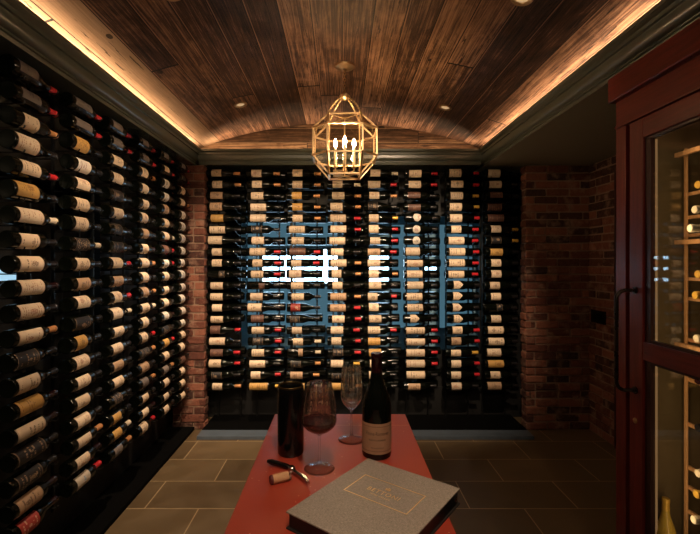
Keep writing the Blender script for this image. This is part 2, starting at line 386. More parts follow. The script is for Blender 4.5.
# cool light panels in the recess; the soft blue ones are added glow
def light_panel(x0, x1, z0, z1, mat, label):
    p = thing('light_panel', label, 'light', ((x0 + x1) / 2, YB + 0.395, (z0 + z1) / 2), 0, 'cool light panels behind the end wall bottles')
    hx, hz = (x1 - x0) / 2, (z1 - z0) / 2
    bm = bmesh.new()
    for d in ((-hx, hx, -hz, -hz + 0.008), (-hx, hx, hz - 0.008, hz), (-hx, -hx + 0.008, -hz, hz), (hx - 0.008, hx, -hz, hz)): bx(bm, d[0], d[1], -0.03, 0.005, d[2], d[3])
    obj('frame', bm, M['steel'], p)
    boxo('diffuser', (-hx + 0.006, hx - 0.006, -0.022, 0.005, -hz + 0.006, hz - 0.006), mat, p, 0)
light_panel(-0.82, -0.02, 1.27, 1.64, M['panel_glow'], 'brightest cool white light panel, behind the bottles below the lantern')
light_panel(0.30, 0.52, 1.22, 1.62, M['panel_glow'], 'narrow cool white light panel behind the middle bottle columns')
light_panel(0.86, 1.02, 1.34, 1.52, M['panel_glow'], 'small cool white light panel behind bottles towards the brick pillar')
light_panel(-0.98, -0.84, 0.80, 1.92, M['panel_mid'], 'soft blue upright added glow panel behind the bottles, beside the brightest panel')
light_panel(-0.82, -0.02, 0.80, 1.25, M['panel_mid'], 'soft blue added glow panel behind bottles, under the brightest panel')
light_panel(-0.82, -0.02, 1.66, 1.92, M['panel_mid'], 'soft blue added glow panel behind bottles, over the brightest panel')
light_panel(0.54, 0.84, 0.80, 1.90, M['panel_mid'], 'soft blue added glow panel between the two smaller bright panels')
light_panel(1.04, 1.40, 0.80, 1.90, M['panel_mid'], 'soft blue added glow panel behind bottles, close to the brick pillar')
# long wall with an opening on a dim blue recess
LO = (1.75, 2.75, 1.0, 1.95)
bm = bmesh.new()
bx(bm, XL - 0.05, XL, YF, LO[0], 0, 2.8); bx(bm, XL - 0.05, XL, LO[1], YB + 0.05, 0, 2.8)
bx(bm, XL - 0.05, XL, LO[0], LO[1], 0, LO[2]); bx(bm, XL - 0.05, XL, LO[0], LO[1], LO[3], 2.8)
struct(obj('wall_left', bm, M['dark_wall']))
bm = bmesh.new()
bx(bm, XL - 0.33, XL - 0.30, LO[0] - 0.1, LO[1] + 0.1, LO[2] - 0.1, LO[3] + 0.1)
bx(bm, XL - 0.33, XL - 0.05, LO[0] - 0.1, LO[1] + 0.1, LO[2] - 0.13, LO[2] - 0.1); bx(bm, XL - 0.33, XL - 0.05, LO[0] - 0.1, LO[1] + 0.1, LO[3] + 0.1, LO[3] + 0.13)
bx(bm, XL - 0.33, XL - 0.05, LO[0] - 0.13, LO[0] - 0.1, LO[2] - 0.13, LO[3] + 0.13); bx(bm, XL - 0.33, XL - 0.05, LO[1] + 0.1, LO[1] + 0.13, LO[2] - 0.13, LO[3] + 0.13)
struct(obj('wall_side_recess', bm, M['dark_wall']))
p = thing('light_panel', 'dim blue light panel behind the long wall of bottles', 'light', (XL - 0.290, 2.25, 1.45))
boxo('diffuser', (-0.003, 0.012, -0.16, 0.16, -0.05, 0.05), M['panel_dim'], p, 0)
boxo('back_plate', (-0.006, -0.003, -0.17, 0.17, -0.06, 0.06), M['steel'], p, 0)

wallbox('wall_right', XR, XR + 0.06, YF, 2.55, 0, 2.6)
wallbox('wall_right_end', XR + 0.06, XR + 0.12, 2.55, YB, 0, 2.6)
wallbox('wall_front', XL - 0.05, XR + 0.1, YF - 0.06, YF, 0, 2.85)
# vault
bm = bmesh.new(); uvl = bm.loops.layers.uv.new('UVMap')
nx = 40; xs = [-1.42 + 2.84 * i / nx for i in range(nx + 1)]; s = 0; arc = [0]
for a, b in zip(xs, xs[1:]): s += math.hypot(b - a, vault(b) - vault(a)); arc.append(s)
cols = [[bm.verts.new((x, y, vault(x))) for y in (YF, 0.5, 2.2, YB)] for x in xs]
ys = (YF, 0.5, 2.2, YB); fl = []
for i in range(nx):
    for j in range(3):
        f = bm.faces.new((cols[i][j], cols[i + 1][j], cols[i + 1][j + 1], cols[i][j + 1]))
        for lp, (ai, yj) in zip(f.loops, ((i, j), (i + 1, j), (i + 1, j + 1), (i, j + 1))): lp[uvl].uv = (arc[ai] - 0.03, ys[yj])
        fl.append(f)
ce = obj('ceiling', bm, M['ceiling'], smooth=True); struct(ce)
md = ce.modifiers.new('thick', 'SOLIDIFY'); md.thickness = 0.03; md.offset = 1 if ce.data.polygons[0].normal.z > 0 else -1
# boarded end of the vault, boards running across
bm = bmesh.new(); uvl = bm.loops.layers.uv.new('UVMap'); YT = 3.97
top = [bm.verts.new((x, YT, vault(x) + 0.01)) for x in xs]; bot = [bm.verts.new((x, YT, 2.40)) for x in xs]
for i in range(nx):
    f = bm.faces.new((bot[i], bot[i + 1], top[i + 1], top[i]))
    for lp in f.loops: lp[uvl].uv = (lp.vert.co.z + 0.04, lp.vert.co.x + 3)
e = obj('wall_vault_end', bm, M['end_boards']); struct(e)
md = e.modifiers.new('thick', 'SOLIDIFY'); md.thickness = 0.04; md.offset = 0
# crown moulding with a cove behind the lip; profile (distance from centre, height)
def cove(a, b, n, bulge):
    out = []
    for i in range(n + 1):
        u = i / n; x = a[0] + (b[0] - a[0]) * u; z = a[1] + (b[1] - a[1]) * u
        out.append((x + bulge * math.sin(PI * u), z + bulge * math.sin(PI * u))); 
    return out
def cyma(a, b, n, amp):
    out = []; d = Vector((b[0] - a[0], b[1] - a[1])); nn = Vector((-d.y, d.x)).normalized()
    for i in range(n + 1):
        u = i / n; q = Vector(a) + d * u + nn * amp * math.sin(2 * PI * u); out.append((q.x, q.y))
    return out
prof = [(1.216, 2.492), (1.216, 2.474), (1.222, 2.472)] + cyma((1.224, 2.470), (1.286, 2.396), 14, 0.012) + [(1.286, 2.388), (1.296, 2.386), (1.300, 2.370)]
close = [(1.302, 2.372), (1.50, 2.372), (1.50, 2.50), (1.40, 2.50), (1.40, 2.448), (1.24, 2.448), (1.24, 2.480)]
for sx, nm in ((-1, 'trim_crown_left'), (1, 'trim_crown_right')):
    bm = bmesh.new(); prism(bm, [(sx * x, z) for x, z in prof + close], YF, 4.0)
    struct(obj(nm, bm, M['crown'], smooth=True))
bm = bmesh.new()
off = 3.80 - 1.218
poly = [(x + off, z) for x, z in prof] + [(YB, 2.370), (YB, 2.42), (YT - 0.03, 2.42), (YT - 0.03, 2.448), (1.24 + off, 2.448), (1.24 + off, 2.480)]
a = [bm.verts.new((-1.26, y, z)) for y, z in poly]; b = [bm.verts.new((1.26, y, z)) for y, z in poly]; n = len(poly)
for i in range(n): bm.faces.new((a[i], a[(i + 1) % n], b[(i + 1) % n], b[i]))
bm.faces.new(a); bm.faces.new(b)
struct(obj('trim_crown_back', bm, M['crown'], smooth=True))
struct(boxo('soffit', (1.301, XR + 0.1, YF, YB, 2.370, 2.42), M['soffit'], bev=0))
for sx in (-1, 1):
    tag(boxo('cove_light_tape', (sx * 1.29 - 0.006, sx * 1.29 + 0.006, -0.85, 3.85, 2.448, 2.451), M['tape'], bev=0),
        'warm glowing light tape hidden in the cove above the ' + ('long wall of bottles' if sx < 0 else 'mahogany cabinet'), 'light')

# brickwork: each brick its own rounded block, laid in mortar
def brickwork(name, x0, x1, y0, y1, z0, z1, seed, faces=('-y',)):
    rr = random.Random(seed); bm = bmesh.new(); tone = bm.faces.layers.float.new('tone')
    H = 0.0705; j = 0.010; dep = 0.05; nrow = int(round((z1 - z0) / H)); H = (z1 - z0) / nrow
    for fc in faces:
        L = (x1 - x0) if fc == '-y' else (y1 - y0)
        for r in range(nrow):
            x = -(0.105 if r % 2 else 0.0) - rr.random() * 0.02
            while x < L - 0.004:
                wd = rr.choice((0.205, 0.21, 0.2, 0.1 if rr.random() < 0.3 else 0.205))
                a = max(0.0, x); b = min(L, x + wd - j)
                if L - b < 0.035: b = L
                if b - a > 0.03:
                    pr = rr.uniform(-0.007, 0.009) + (0.004)
                    za = z0 + r * H + j * rr.uniform(0.3, 0.7); zb = z0 + (r + 1) * H - j * rr.uniform(0.3, 0.7)
                    before = set(bm.faces)
                    if fc == '-y': vs = bx(bm, x0 + a, x0 + b, y0 - pr, y0 + dep, za, zb, 0.009)
                    elif fc == '-x': vs = bx(bm, x0 - pr, x0 + dep, y0 + a, y0 + b, za, zb, 0.009)
                    else: vs = bx(bm, x1 - dep, x1 + pr, y0 + a, y0 + b, za, zb, 0.009)
                    tn = rr.random()
                    for v in vs:
                        v.co += Vector((rr.uniform(-1, 1), rr.uniform(-1, 1), rr.uniform(-1, 1))) * 0.002
                    for f in set(bm.faces) - before: f[tone] = tn
                x += wd
                if b == L: break
    nb = len(bm.faces)
    before = set(bm.faces)
    bx(bm, x0 + 0.004, x1 - 0.004, y0 + 0.006, y1, z0, z1)
    for f in set(bm.faces) - before: f.material_index = 1
    return struct(obj(name, bm, [M['brick'], M['mortar']]))
brickwork('wall_brick_pillar_right', 1.662, XR, PIL, PIL + 0.10, 0, 2.365, 3, ('-y', '-x'))
brickwork('wall_brick_pillar_left', -1.50, -1.215, PIL, PIL + 0.10, 0, 2.365, 5, ('-y', '+x'))
brickwork('wall_right_brick', XR, XR + 0.06, 3.50, PIL + 0.02, 0, 2.365, 8, ('-x',))
# dark door in the side wall, mostly hidden by the cabinet
d = struct(thing('door_1', 'x', 'x', (XR, 2.58, 0))); del d['label']; del d['category']
boxo('door_panel', (0.0, 0.04, 0.06, 0.84, 0.005, 2.18), M['door_wood'], d)
bm = bmesh.new(); bx(bm, -0.02, 0.06, 0.84, 0.92, 0, 2.26, 0.004); bx(bm, -0.02, 0.06, -0.03, 0.06, 0, 2.26, 0.004); bx(bm, -0.02, 0.06, 0.0, 0.9, 2.18, 2.28, 0.004)
obj('door_casing', bm, M['door_wood'], d)
p = thing('wall_control_panel', 'black rectangular control panel on the brick side wall', 'control panel', (XR - 0.012, 3.72, 1.03))
boxo('face_plate', (-0.012, 0.004, -0.10, 0.10, -0.055, 0.055), M['black_plastic'], p, 0.003)
boxo('screen', (-0.0135, -0.011, -0.06, 0.06, -0.035, 0.035), M['bottle'], p, 0)
# plinth under the end rack, its blue standing in for reflected panel light
struct(boxo('trim_1', (-1.21, 1.64, 3.66, 3.80, 0, 0.03), M['slate'], bev=0.003))
struct(boxo('trim_2', (-1.21, 1.64, 3.80, YB, 0, 0.03), bpy.data.materials['matt_black'] if 'matt_black' in bpy.data.materials else plain('matt_black', (0.0025, 0.0025, 0.0025), 0.9, Specular_IOR_Level=0.05), bev=0))
struct(boxo('baseboard_back', (-1.21, 1.64, YB - 0.02, YB, 0.03, 0.30), M['dark_wall'], bev=0.003))
struct(boxo('rack_shade_slab', (XL, -1.30, YF, PIL, 0, 0.03), plain('matt_black', (0.0025, 0.0025, 0.0025), 0.9, Specular_IOR_Level=0.05), bev=0.003))  # black slab standing in for the rack's shadow on the floor tiles

# ------------------------------------------------------------------ wine bottles
BORD = [(0, 0.006), (0.026, 0.002), (0.034, 0), (0.0368, 0.003), (0.0375, 0.009), (0.0375, 0.186), (0.0368, 0.194), (0.033, 0.205), (0.026, 0.215), (0.0185, 0.226), (0.0155, 0.236), (0.0140, 0.25), (0.0137, 0.285), (0.0150, 0.286), (0.0150, 0.296), (0.0135, 0.299), (0, 0.299)]
BURG = [(0, 0.006), (0.028, 0.002), (0.036, 0), (0.0396, 0.003), (0.0405, 0.010), (0.0405, 0.145), (0.0390, 0.158), (0.034, 0.176), (0.027, 0.196), (0.0205, 0.215), (0.0168, 0.232), (0.0148, 0.25), (0.0138, 0.285), (0.0150, 0.286), (0.0150, 0.296), (0.0135, 0.299), (0, 0.299)]
def mesh_of(prof, name, seg=24):
    bm = bmesh.new(); lathe(bm, prof, seg); bmesh.ops.recalc_face_normals(bm, faces=bm.faces)
    me = bpy.data.meshes.new(name); bm.to_mesh(me); bm.free()
    for p in me.polygons: p.use_smooth = True
    me.set_sharp_from_angle(angle=R(40)); return me
def with_mat(me, m):
    k = (me.name, m.name)
    if k not in _mm: c = me.copy(); c.materials.clear(); c.materials.append(m); _mm[k] = c
    return _mm[k]
_mm = {}
ME_B = {'bord': mesh_of(BORD, 'bottle_glass'), 'burg': mesh_of(BURG, 'burgundy_bottle_glass')}
def capsule_mesh(extra, z0=0.243):
    return mesh_of([(0.0146 if z0 > 0.24 else 0.0152, z0), (0.0149, z0 + 0.003), (0.0143, 0.284), (0.0157, 0.2855), (0.0157, 0.297), (0.0140, 0.3004), (0, 0.3004)], 'capsule' + extra, 20)
ME_CAP = capsule_mesh('', 0.243)
def label_mesh(shape, z0, z1, rad, name, half=R(62), n=14):
    bm = bmesh.new(); uvl = bm.loops.layers.uv.new('UVMap'); rings = []
    for i in range(n + 1):
        v = i / n; a = -half + 2 * half * v; k = abs(2 * v - 1)
        if shape == 'house': hi = z1 - 0.032 * k if True else z1; lo = z0
        elif shape == 'oval':
            q = math.sqrt(max(0.04, 1 - k * k)); mid = (z0 + z1) / 2; hi = mid + (z1 - mid) * q; lo = mid - (mid - z0) * q
        else: hi, lo = z1, z0
        rings.append([(rad * math.cos(a), rad * math.sin(a), lo, v), (rad * math.cos(a), rad * math.sin(a), hi, v)])
    vs = [[bm.verts.new((x, y, z)) for x, y, z, _ in rg] for rg in rings]
    for i in range(n):
        f = bm.faces.new((vs[i][0], vs[i + 1][0], vs[i + 1][1], vs[i][1]))
        for lp, (ri, e2) in zip(f.loops, ((i, 0), (i + 1, 0), (i + 1, 1), (i, 1))):
            lp[uvl].uv = ((rings[ri][e2][2] - z0) / (z1 - z0), rings[ri][e2][3])
    me = bpy.data.meshes.new(name); bm.to_mesh(me); bm.free()
    for p in me.polygons: p.use_smooth = True
    return me
# shapes: (z0, z1) along the bottle
SH = {'s': ('rect', 0.048, 0.138), 'm': ('rect', 0.038, 0.150), 'l': ('rect', 0.026, 0.168), 'x': ('rect', 0.014, 0.180), 'h': ('house', 0.070, 0.168), 'o': ('oval', 0.085, 0.155), 'k': ('rect', 0.110, 0.160)}
ME_L = {}
for kk, (shp, a, b) in SH.items():
    for bt, rad in (('bord', 0.0379), ('burg', 0.0409)):
        if bt == 'burg': a2, b2 = max(0.012, a - 0.012), min(0.140, b - 0.014)
        else: a2, b2 = a, b
        ME_L[(kk, bt)] = label_mesh(shp, a2, b2, rad, 'label_' + kk)
ORD = 'top second third fourth fifth sixth seventh eighth ninth tenth eleventh twelfth thirteenth fourteenth fifteenth sixteenth seventeenth eighteenth nineteenth bottom'.split()
COLN = 'first second third fourth fifth sixth seventh eighth'.split()
FW = {'n': 'black foil', 'r': 'red foil', 'o': 'copper foil', 'y': 'yellow foil', 'w': 'cream foil', 'b': 'burgundy foil'}
SW = {'s': 'short', 'm': '', 'l': 'long', 'x': 'extra long', 'h': 'pointed', 'o': 'oval', 'k': 'small'}
proto = {}
def make_bottle(bt, glass, lab, labvar, shape, foil):
    key = (bt, glass, lab, labvar, shape, foil)
    root = bpy.data.objects.new('wine_bottle', None); C.objects.link(root); root.empty_display_size = 0.03
    for nm, me in (('bottle_glass', with_mat(ME_B[bt], M[glass])), ('label', with_mat(ME_L[(shape, bt)], LAB[lab][labvar])), ('capsule', with_mat(ME_CAP, FOIL[foil]))):
        c = bpy.data.objects.new(nm, me); C.objects.link(c); c.parent = root
    return root
def copy_tree(o):
    r = o.copy(); C.objects.link(r)
    for ch in o.children: c = ch.copy(); C.objects.link(c); c.parent = r
    return r
def bottle(key, Mw, label, group):
    if key not in proto: r = proto[key] = make_bottle(*key)
    else: r = copy_tree(proto[key])
    r.matrix_world = Mw
    tag(r, label, 'wine bottle', group); return r
# colour + size codes, top to bottom, per column counted from the corner
END = [
 'cs cs tm tm ym cl cl cs cs dk cm cm cs cm ms cl mm cm ds cs',
 'cs cs cm cl cl ds cm cl cs cm mk cm cl mm cm ds cm cl cs yx',
 'cs cs ys ys cs cl cm ml cs cm cm cm rs ds cs cs tk ds tm yk',
 'cs cs cm cm cl cl cl cm cl cs cs tl tl cm cm cs ds cm dm ym',
 'cs cm cs ds cs cs cs tm cm cs cm cs cs cm cm ym ym cs cs ts',
 'cm cm mm mm wo wo wo cl cl cl cl cl cl ch cx cx cx cx cx tm',
 'cm cm cm cm cm cs cl cl cl cl ch ch ch ch cs ts cs cs cs cs',
 'cm cm mm ml ml cs ds ym cs cs cs cs dk cs cl cl cl yl cs tl']
ENDF = [
 'onnnnnnnnnnnnnrnrrno'.replace('onnn', 'oonn', 1), 'oonnnnnrrrnnnnrrrnry', 'ooooonnrrnnnnnnwwoon', 'wwoorrnnoonorrrrryno', 'wronyrrrnonrnnrnnnnn',
 'rrnnnnnnnnnnnnrrrrnn', 'rryyrrrrrrnnnnrryrrn', 'nnnnnyynnnnnnnnnnnnn']
LONG = [
 'gm gm cs cl cm yx cl cm cl cl cl cl dl cl yl cx dx dl tl rm',
 'gl gl ym wm cm cm cm dm cm tm cm dl ys cm cm cm cm cm cm bm',
 'gm gm cm cm dm cm ds dm cm tm cs cm cm cm tm cm ds ys ys gs',
 'gs gs cs cs cs cs ts cs cm cs ts cm cs cs dm tm gs cs cs cs',
 'gs cs ws ws ts cs cs ms ws cs cs cs ws ds ys cs gs cs cs cs',
 'gs ds cs cs ws ws ws ws ws ws ws ws ws ws cs cs ms cs cs cs']
LONG = LONG[::-1]
PITCH = 0.1016
def rowz(i): return 2.303 - PITCH * i
Xw = Vector
def mat_from(loc, ax_z, ax_x, phi):
    z = Vector(ax_z); x = Vector(ax_x); y = z.cross(x)
    m = Matrix(((x.x, y.x, z.x), (x.y, y.y, z.y), (x.z, y.z, z.z))).to_4x4()
    return Matrix.Translation(loc) @ m @ Matrix.Rotation(phi, 4, 'Z')
END_X = [-1.205 + 0.0, -0.855, -0.485, -0.115, 0.205, 0.56, 0.955, 1.285]
# label centre sits about 0.093 from the base
END_X = [(px - 340) / 111.0 - 0.093 for px in (216, 257, 297, 337.5, 374.5, 415, 457, 496)]
YE = 3.948; XLB = -1.352
LONG_Y = [3.65, 3.302, 2.948, 2.585, 2.235, 1.855]
def describe(cd, sz, foil, row, wallname, col):
    t = 'bottle, %s %s label, %s, %s row, %s rack, %s column from corner' % (SW[sz], WORD[cd], FW[foil], ORD[row], wallname, COLN[col])
    return ' '.join(t.replace(',  ', ', ').split())
for c, base in enumerate(END_X):
    codes = END[c].split()
    for r in range(20):
        cd, sz = codes[r][0], codes[r][1]
        foil = ENDF[c][r]
        bt = 'burg' if (sz in 'ho' or rnd.random() < 0.18) else 'bord'
        z = rowz(r)
        if bt == 'burg': z += 0.003
        phi = R(rnd.uniform(-14, 14)) if cd not in 'dmg' else R(rnd.uniform(-30, 30))
        key = (bt, 'bottle', cd, rnd.randrange(len(LAB[cd])), sz, foil)
        bx0 = base + rnd.uniform(-0.008, 0.008) if not (c == 0) else base + rnd.uniform(0, 0.01)
        bottle(key, mat_from((bx0, YE, z), (1, 0, 0), (0, -1, 0), phi), describe(cd, sz, foil, r, 'end wall', c), 'wine bottles on the end wall rack')
for c, yc in enumerate(LONG_Y):
    codes = LONG[c].split()
    for r in range(20):
        cd, sz = codes[r][0], codes[r][1]
        if r < 2: foil = 'r'
        else: foil = rnd.choice('nnnnnrnnwobn')
        bt = 'burg' if rnd.random() < 0.2 else 'bord'
        z = rowz(r) + (0.003 if bt == 'burg' else 0)
        phi = R(rnd.uniform(-25, 20)) if r > 1 else R(-38)
        key = (bt, 'bottle', cd, rnd.randrange(len(LAB[cd])), sz, foil)
        bottle(key, mat_from((XLB, yc - 0.095 + rnd.uniform(-0.008, 0.008), z), (0, 1, 0), (1, 0, 0), phi), describe(cd, sz, foil, r, 'long wall', c), 'wine bottles on the long wall rack')

# ------------------------------------------------------------------ racks: two uprights per column, a pair of wire pegs under every bottle
def peg_mesh(name, zf, zb=None, back=0.090):
    """wire under the front bottle (drop zf) and, for the deep rack, under the one behind it (drop zb)"""
    bm = bmesh.new(); z = -zf - 0.0032
    pts = [(0, -0.038, z + 0.012), (0, -0.036, z + 0.004), (0, -0.030, z), (0, 0.0, z), (0, 0.034, z)]
    if zb is not None: z2 = -zb - 0.0032; pts += [(0, 0.062, z2), (0, 0.095, z2), (0, back, z2)]
    else: pts += [(0, back, z)]
    tube(bm, pts, 0.003, 6)
    me = bpy.data.meshes.new(name); bmesh.ops.recalc_face_normals(bm, faces=bm.faces); bm.to_mesh(me); bm.free(); me.materials.append(M['rack']); return me
PEG1 = (peg_mesh('peg_body', 0.0375), peg_mesh('peg_neck', 0.0156))
PEG2 = (peg_mesh('peg_body_deep', 0.0375, 0.0156, 0.19), peg_mesh('peg_neck_deep', 0.0156, 0.0375, 0.19))
def rack_column(loc, rotz, label, group, pegs, yb, yw, zlow):
    rk = thing('bottle_rack', label, 'wine rack', loc, rotz, group)     # local x along bottles, local -y faces the room
    for dx in (0.05, 0.262):
        bm = bmesh.new(); bx(bm, dx - 0.007, dx + 0.007, yb - 0.002, yb + 0.014, zlow, 2.37, 0.002); obj('upright', bm, M['rack'], rk)
    for z0 in (0.26, 2.33):
        bm = bmesh.new(); bx(bm, 0.03, 0.28, yb + 0.013, yw, z0, z0 + 0.025, 0.001); obj('mounting_bar', bm, M['rack'], rk)
    for r in range(20):
        for dx, me in ((0.05, pegs[0]), (0.262, pegs[1])):
            p = bpy.data.objects.new('peg', me); C.objects.link(p); p.parent = rk; p.location = (dx, 0, rowz(r))
    return rk
for c, base in enumerate(END_X):
    rack_column((base, YE, 0), 0, 'black wire bottle rack, %s column from corner on the end wall' % COLN[c], 'end wall bottle racks', PEG2, 0.19, YB - YE - 0.002, 0.03)
for c, yc in enumerate(LONG_Y):
    rack_column((XLB, yc - 0.095, 0), R(90), 'black wire bottle rack, %s column from corner on the long wall' % COLN[c], 'long wall bottle racks', PEG1, 0.09, XLB - XL - 0.002, 0.24)
# the second depth of the end rack: dark bottles lying the other way round behind the front ones, only slivers of them show
bm = bmesh.new(); r2 = random.Random(12)
for c, base in enumerate(END_X):
    for r in range(20):
        if r2.random() < 0.93:
            lathe(bm, BORD[1:], 14, Matrix.Translation((base + 0.340 + r2.uniform(-0.022, 0.012), YE + 0.095, rowz(r))) @ Matrix.Rotation(-PI / 2, 4, 'Y'))
o = obj('wine_bottles_behind', bm, M['bottle'], smooth=True); o['kind'] = 'stuff'
tag(o, 'dark bottles lying in the second depth behind the front bottles of the end wall rack', 'wine bottles')

# ------------------------------------------------------------------ recessed lights
for i, ((lx, ly), *_r) in enumerate(SPOTS[:7] + SPOTS[7:]):
    lab = ['slim round downlight in the vault close to the corner of both racks', 'slim round downlight in the vault close to the brick pillar',
           'brass ringed downlight in the vault beside the long wall cove, at the top edge', 'brass ringed downlight in the vault beside the cabinet cove, at the top edge',
           'downlight over the long rack, behind the viewer', 'downlight over the cabinet, behind the viewer', 'added unseen downlight above the red table', 'added unseen downlight aimed at the long rack'][i]
    nrm = Vector((-(2 * 0.265 * lx / 1.38 ** 2), 0, -1)).normalized()
    rl = thing('recessed_light', lab, 'ceiling light', (lx, ly, vault(lx)), 0, 'downlights in the vault')
    rl.rotation_euler = nrm.to_track_quat('Z', 'Y').to_euler()
    bm = bmesh.new(); lathe(bm, [(0.030, -0.004), (0.034, 0.006), (0.046, 0.008), (0.050, 0.004), (0.050, -0.004)], 32)
    obj('trim_ring', bm, M['brass'], rl, True)
    bm = bmesh.new(); lathe(bm, [(0, 0.001), (0.030, 0.001), (0.030, -0.004), (0, -0.004)], 24); obj('lens', bm, M['lens'], rl)

# ------------------------------------------------------------------ lantern
LX, LY = 0.03, 2.8
ln = thing('hanging_lantern', 'faceted brass and glass lantern with lit candle bulbs hanging from the vault', 'lantern', (LX, LY, 2.035))
ZT, Z2, Z3, ZB = 2.427 - 2.035, 2.335 - 2.035, 2.165 - 2.035, 0.018
sq = [(-.1, -.1), (.1, -.1), (.1, .1), (-.1, .1)]; a_, b_ = 0.106, 0.198
oc = [(-a_, -b_), (a_, -b_), (b_, -a_), (b_, a_), (a_, b_), (-a_, b_), (-b_, a_), (-b_, -a_)]
T = [Vector((x, y, ZT)) for x, y in sq]; B = [Vector((x, y, ZB)) for x, y in sq]
O2 = [Vector((x, y, Z2)) for x, y in oc]; O3 = [Vector((x, y, Z3)) for x, y in oc]
faces = []
for k in range(8): faces.append((O3[k], O3[(k + 1) % 8], O2[(k + 1) % 8], O2[k]))
for S, O in ((T, O2), (B, O3)):
    for k in range(4):
        faces.append((S[k], S[(k + 1) % 4], O[(2 * k + 1) % 8], O[2 * k]))      # sloping panel
        faces.append((S[k], O[2 * k], O[(2 * k - 1) % 8]))                       # corner triangle
edges = {}
for f in faces:
    for p, q in zip(f, f[1:] + f[:1]):
        k = tuple(sorted((tuple(round(c, 4) for c in p), tuple(round(c, 4) for c in q)))); edges[k] = 1
bm = bmesh.new()
for p, q in edges: tube(bm, [p, q], 0.0068, 4)
for v in T + B + O2 + O3: bmesh.ops.create_icosphere(bm, subdivisions=1, radius=0.010, matrix=Matrix.Translation(v))
obj('frame', bm, M['brass'], ln)
for f in faces:
    cen = sum(f, Vector()) / len(f); bm = bmesh.new()
    nrm = (f[1] - f[0]).cross(f[2] - f[0]).normalized() * 0.001
    pa = [bm.verts.new(cen + (p - cen) * 0.965 + nrm) for p in f]; pb = [bm.verts.new(cen + (p - cen) * 0.965 - nrm) for p in f]
    bm.faces.new(pa); bm.faces.new(pb[::-1])
    for i in range(len(f)): bm.faces.new((pa[i], pa[(i + 1) % len(f)], pb[(i + 1) % len(f)], pb[i]))
    obj('glass_pane', bm, M['lantern_glass'], ln)
bm = bmesh.new()
for p, q in ((T[0], T[2]), (T[1], T[3]), (B[0], B[2]), (B[1], B[3])): tube(bm, [p, q], 0.005, 4)
obj('cross_brace', bm, M['brass'], ln)
for k in range(4):
    p = T[k]; bm = bmesh.new(); top = Vector((p.x * 0.16, p.y * 0.16, 2.565 - 2.035))
    pts = []
    for i in range(9):
        u = i / 8; pts.append(p.lerp(top, u) + Vector((p.x, p.y, 0)) * (0.28 * math.sin(PI * u)) * 0.4)
    tube(bm, pts, 0.0045, 6); 
    for q in pts[1:-1]: bmesh.ops.create_icosphere(bm, subdivisions=1, radius=0.0085, matrix=Matrix.Translation(q))
    obj('strap', bm, M['brass'], ln, True)
bm = bmesh.new(); lathe(bm, [(0, 0.505), (0.012, 0.508), (0.030, 0.520), (0.034, 0.535), (0.020, 0.548), (0.008, 0.56), (0.006, 0.575), (0, 0.58)], 24); obj('finial_cap', bm, M['brass'], ln, True)
bm = bmesh.new()
z = 0.575; k = 0; ztop = vault(LX) - 2.035 - 0.03
while z < ztop:
    pts = [(0.007 * math.cos(t_) * (1 if k % 2 else 0), 0.007 * math.cos(t_) * (0 if k % 2 else 1), z + 0.010 + 0.012 * math.sin(t_)) for t_ in [2 * PI * i / 12 for i in range(12)]]
    tube(bm, pts, 0.002, 5, closed=True); z += 0.019; k += 1
obj('chain', bm, M['brass'], ln, True)
zc = vault(LX) - 2.035
bm = bmesh.new(); lathe(bm, [(0, zc - 0.035), (0.010, zc - 0.035), (0.014, zc - 0.026), (0.035, zc - 0.022), (0.050, zc - 0.014), (0.064, zc - 0.010), (0.066, zc), (0, zc)], 32); obj('ceiling_canopy', bm, M['brass'], ln, True)
bm = bmesh.new(); tube(bm, [(0, 0, 0.018), (0, 0, ZT)], 0.005, 8); lathe(bm, [(0, 0.03), (0.014, 0.035), (0.022, 0.05), (0.012, 0.065), (0.006, 0.075), (0, 0.075)], 16); obj('center_rod', bm, M['brass'], ln, True)
for k in range(4):
    an = R(90 * k); cx, cy = 0.060 * math.cos(an), 0.058 * math.sin(an)
    bm = bmesh.new(); tube(bm, [(0, 0, 0.05), (cx * 0.5, cy * 0.5, 0.035), (cx, cy, 0.055), (cx, cy, 0.075)], 0.004, 6); lathe(bm, [(0, 0.070), (0.016, 0.074), (0.016, 0.080), (0, 0.080)], 16, Matrix.Translation((cx, cy, 0)))
    ar = obj('candle_arm', bm, M['brass'], ln, True)
    bm = bmesh.new(); lathe(bm, [(0, 0.080), (0.0095, 0.080), (0.0095, 0.205), (0, 0.205)], 16, Matrix.Translation((cx, cy, 0))); obj('candle_sleeve', bm, M['candle'] if 'candle' in M else M.setdefault('candle', plain('ivory_candle_sleeve', (0.8, 0.66, 0.45), 0.5)), ar, True)
    bm = bmesh.new(); lathe(bm, [(0, 0.205), (0.006, 0.207), (0.0125, 0.223), (0.010, 0.240), (0.003, 0.258), (0, 0.262)], 16, Matrix.Translation((cx, cy, 0))); obj('candle_bulb', bm, M['bulb'], ar, True)

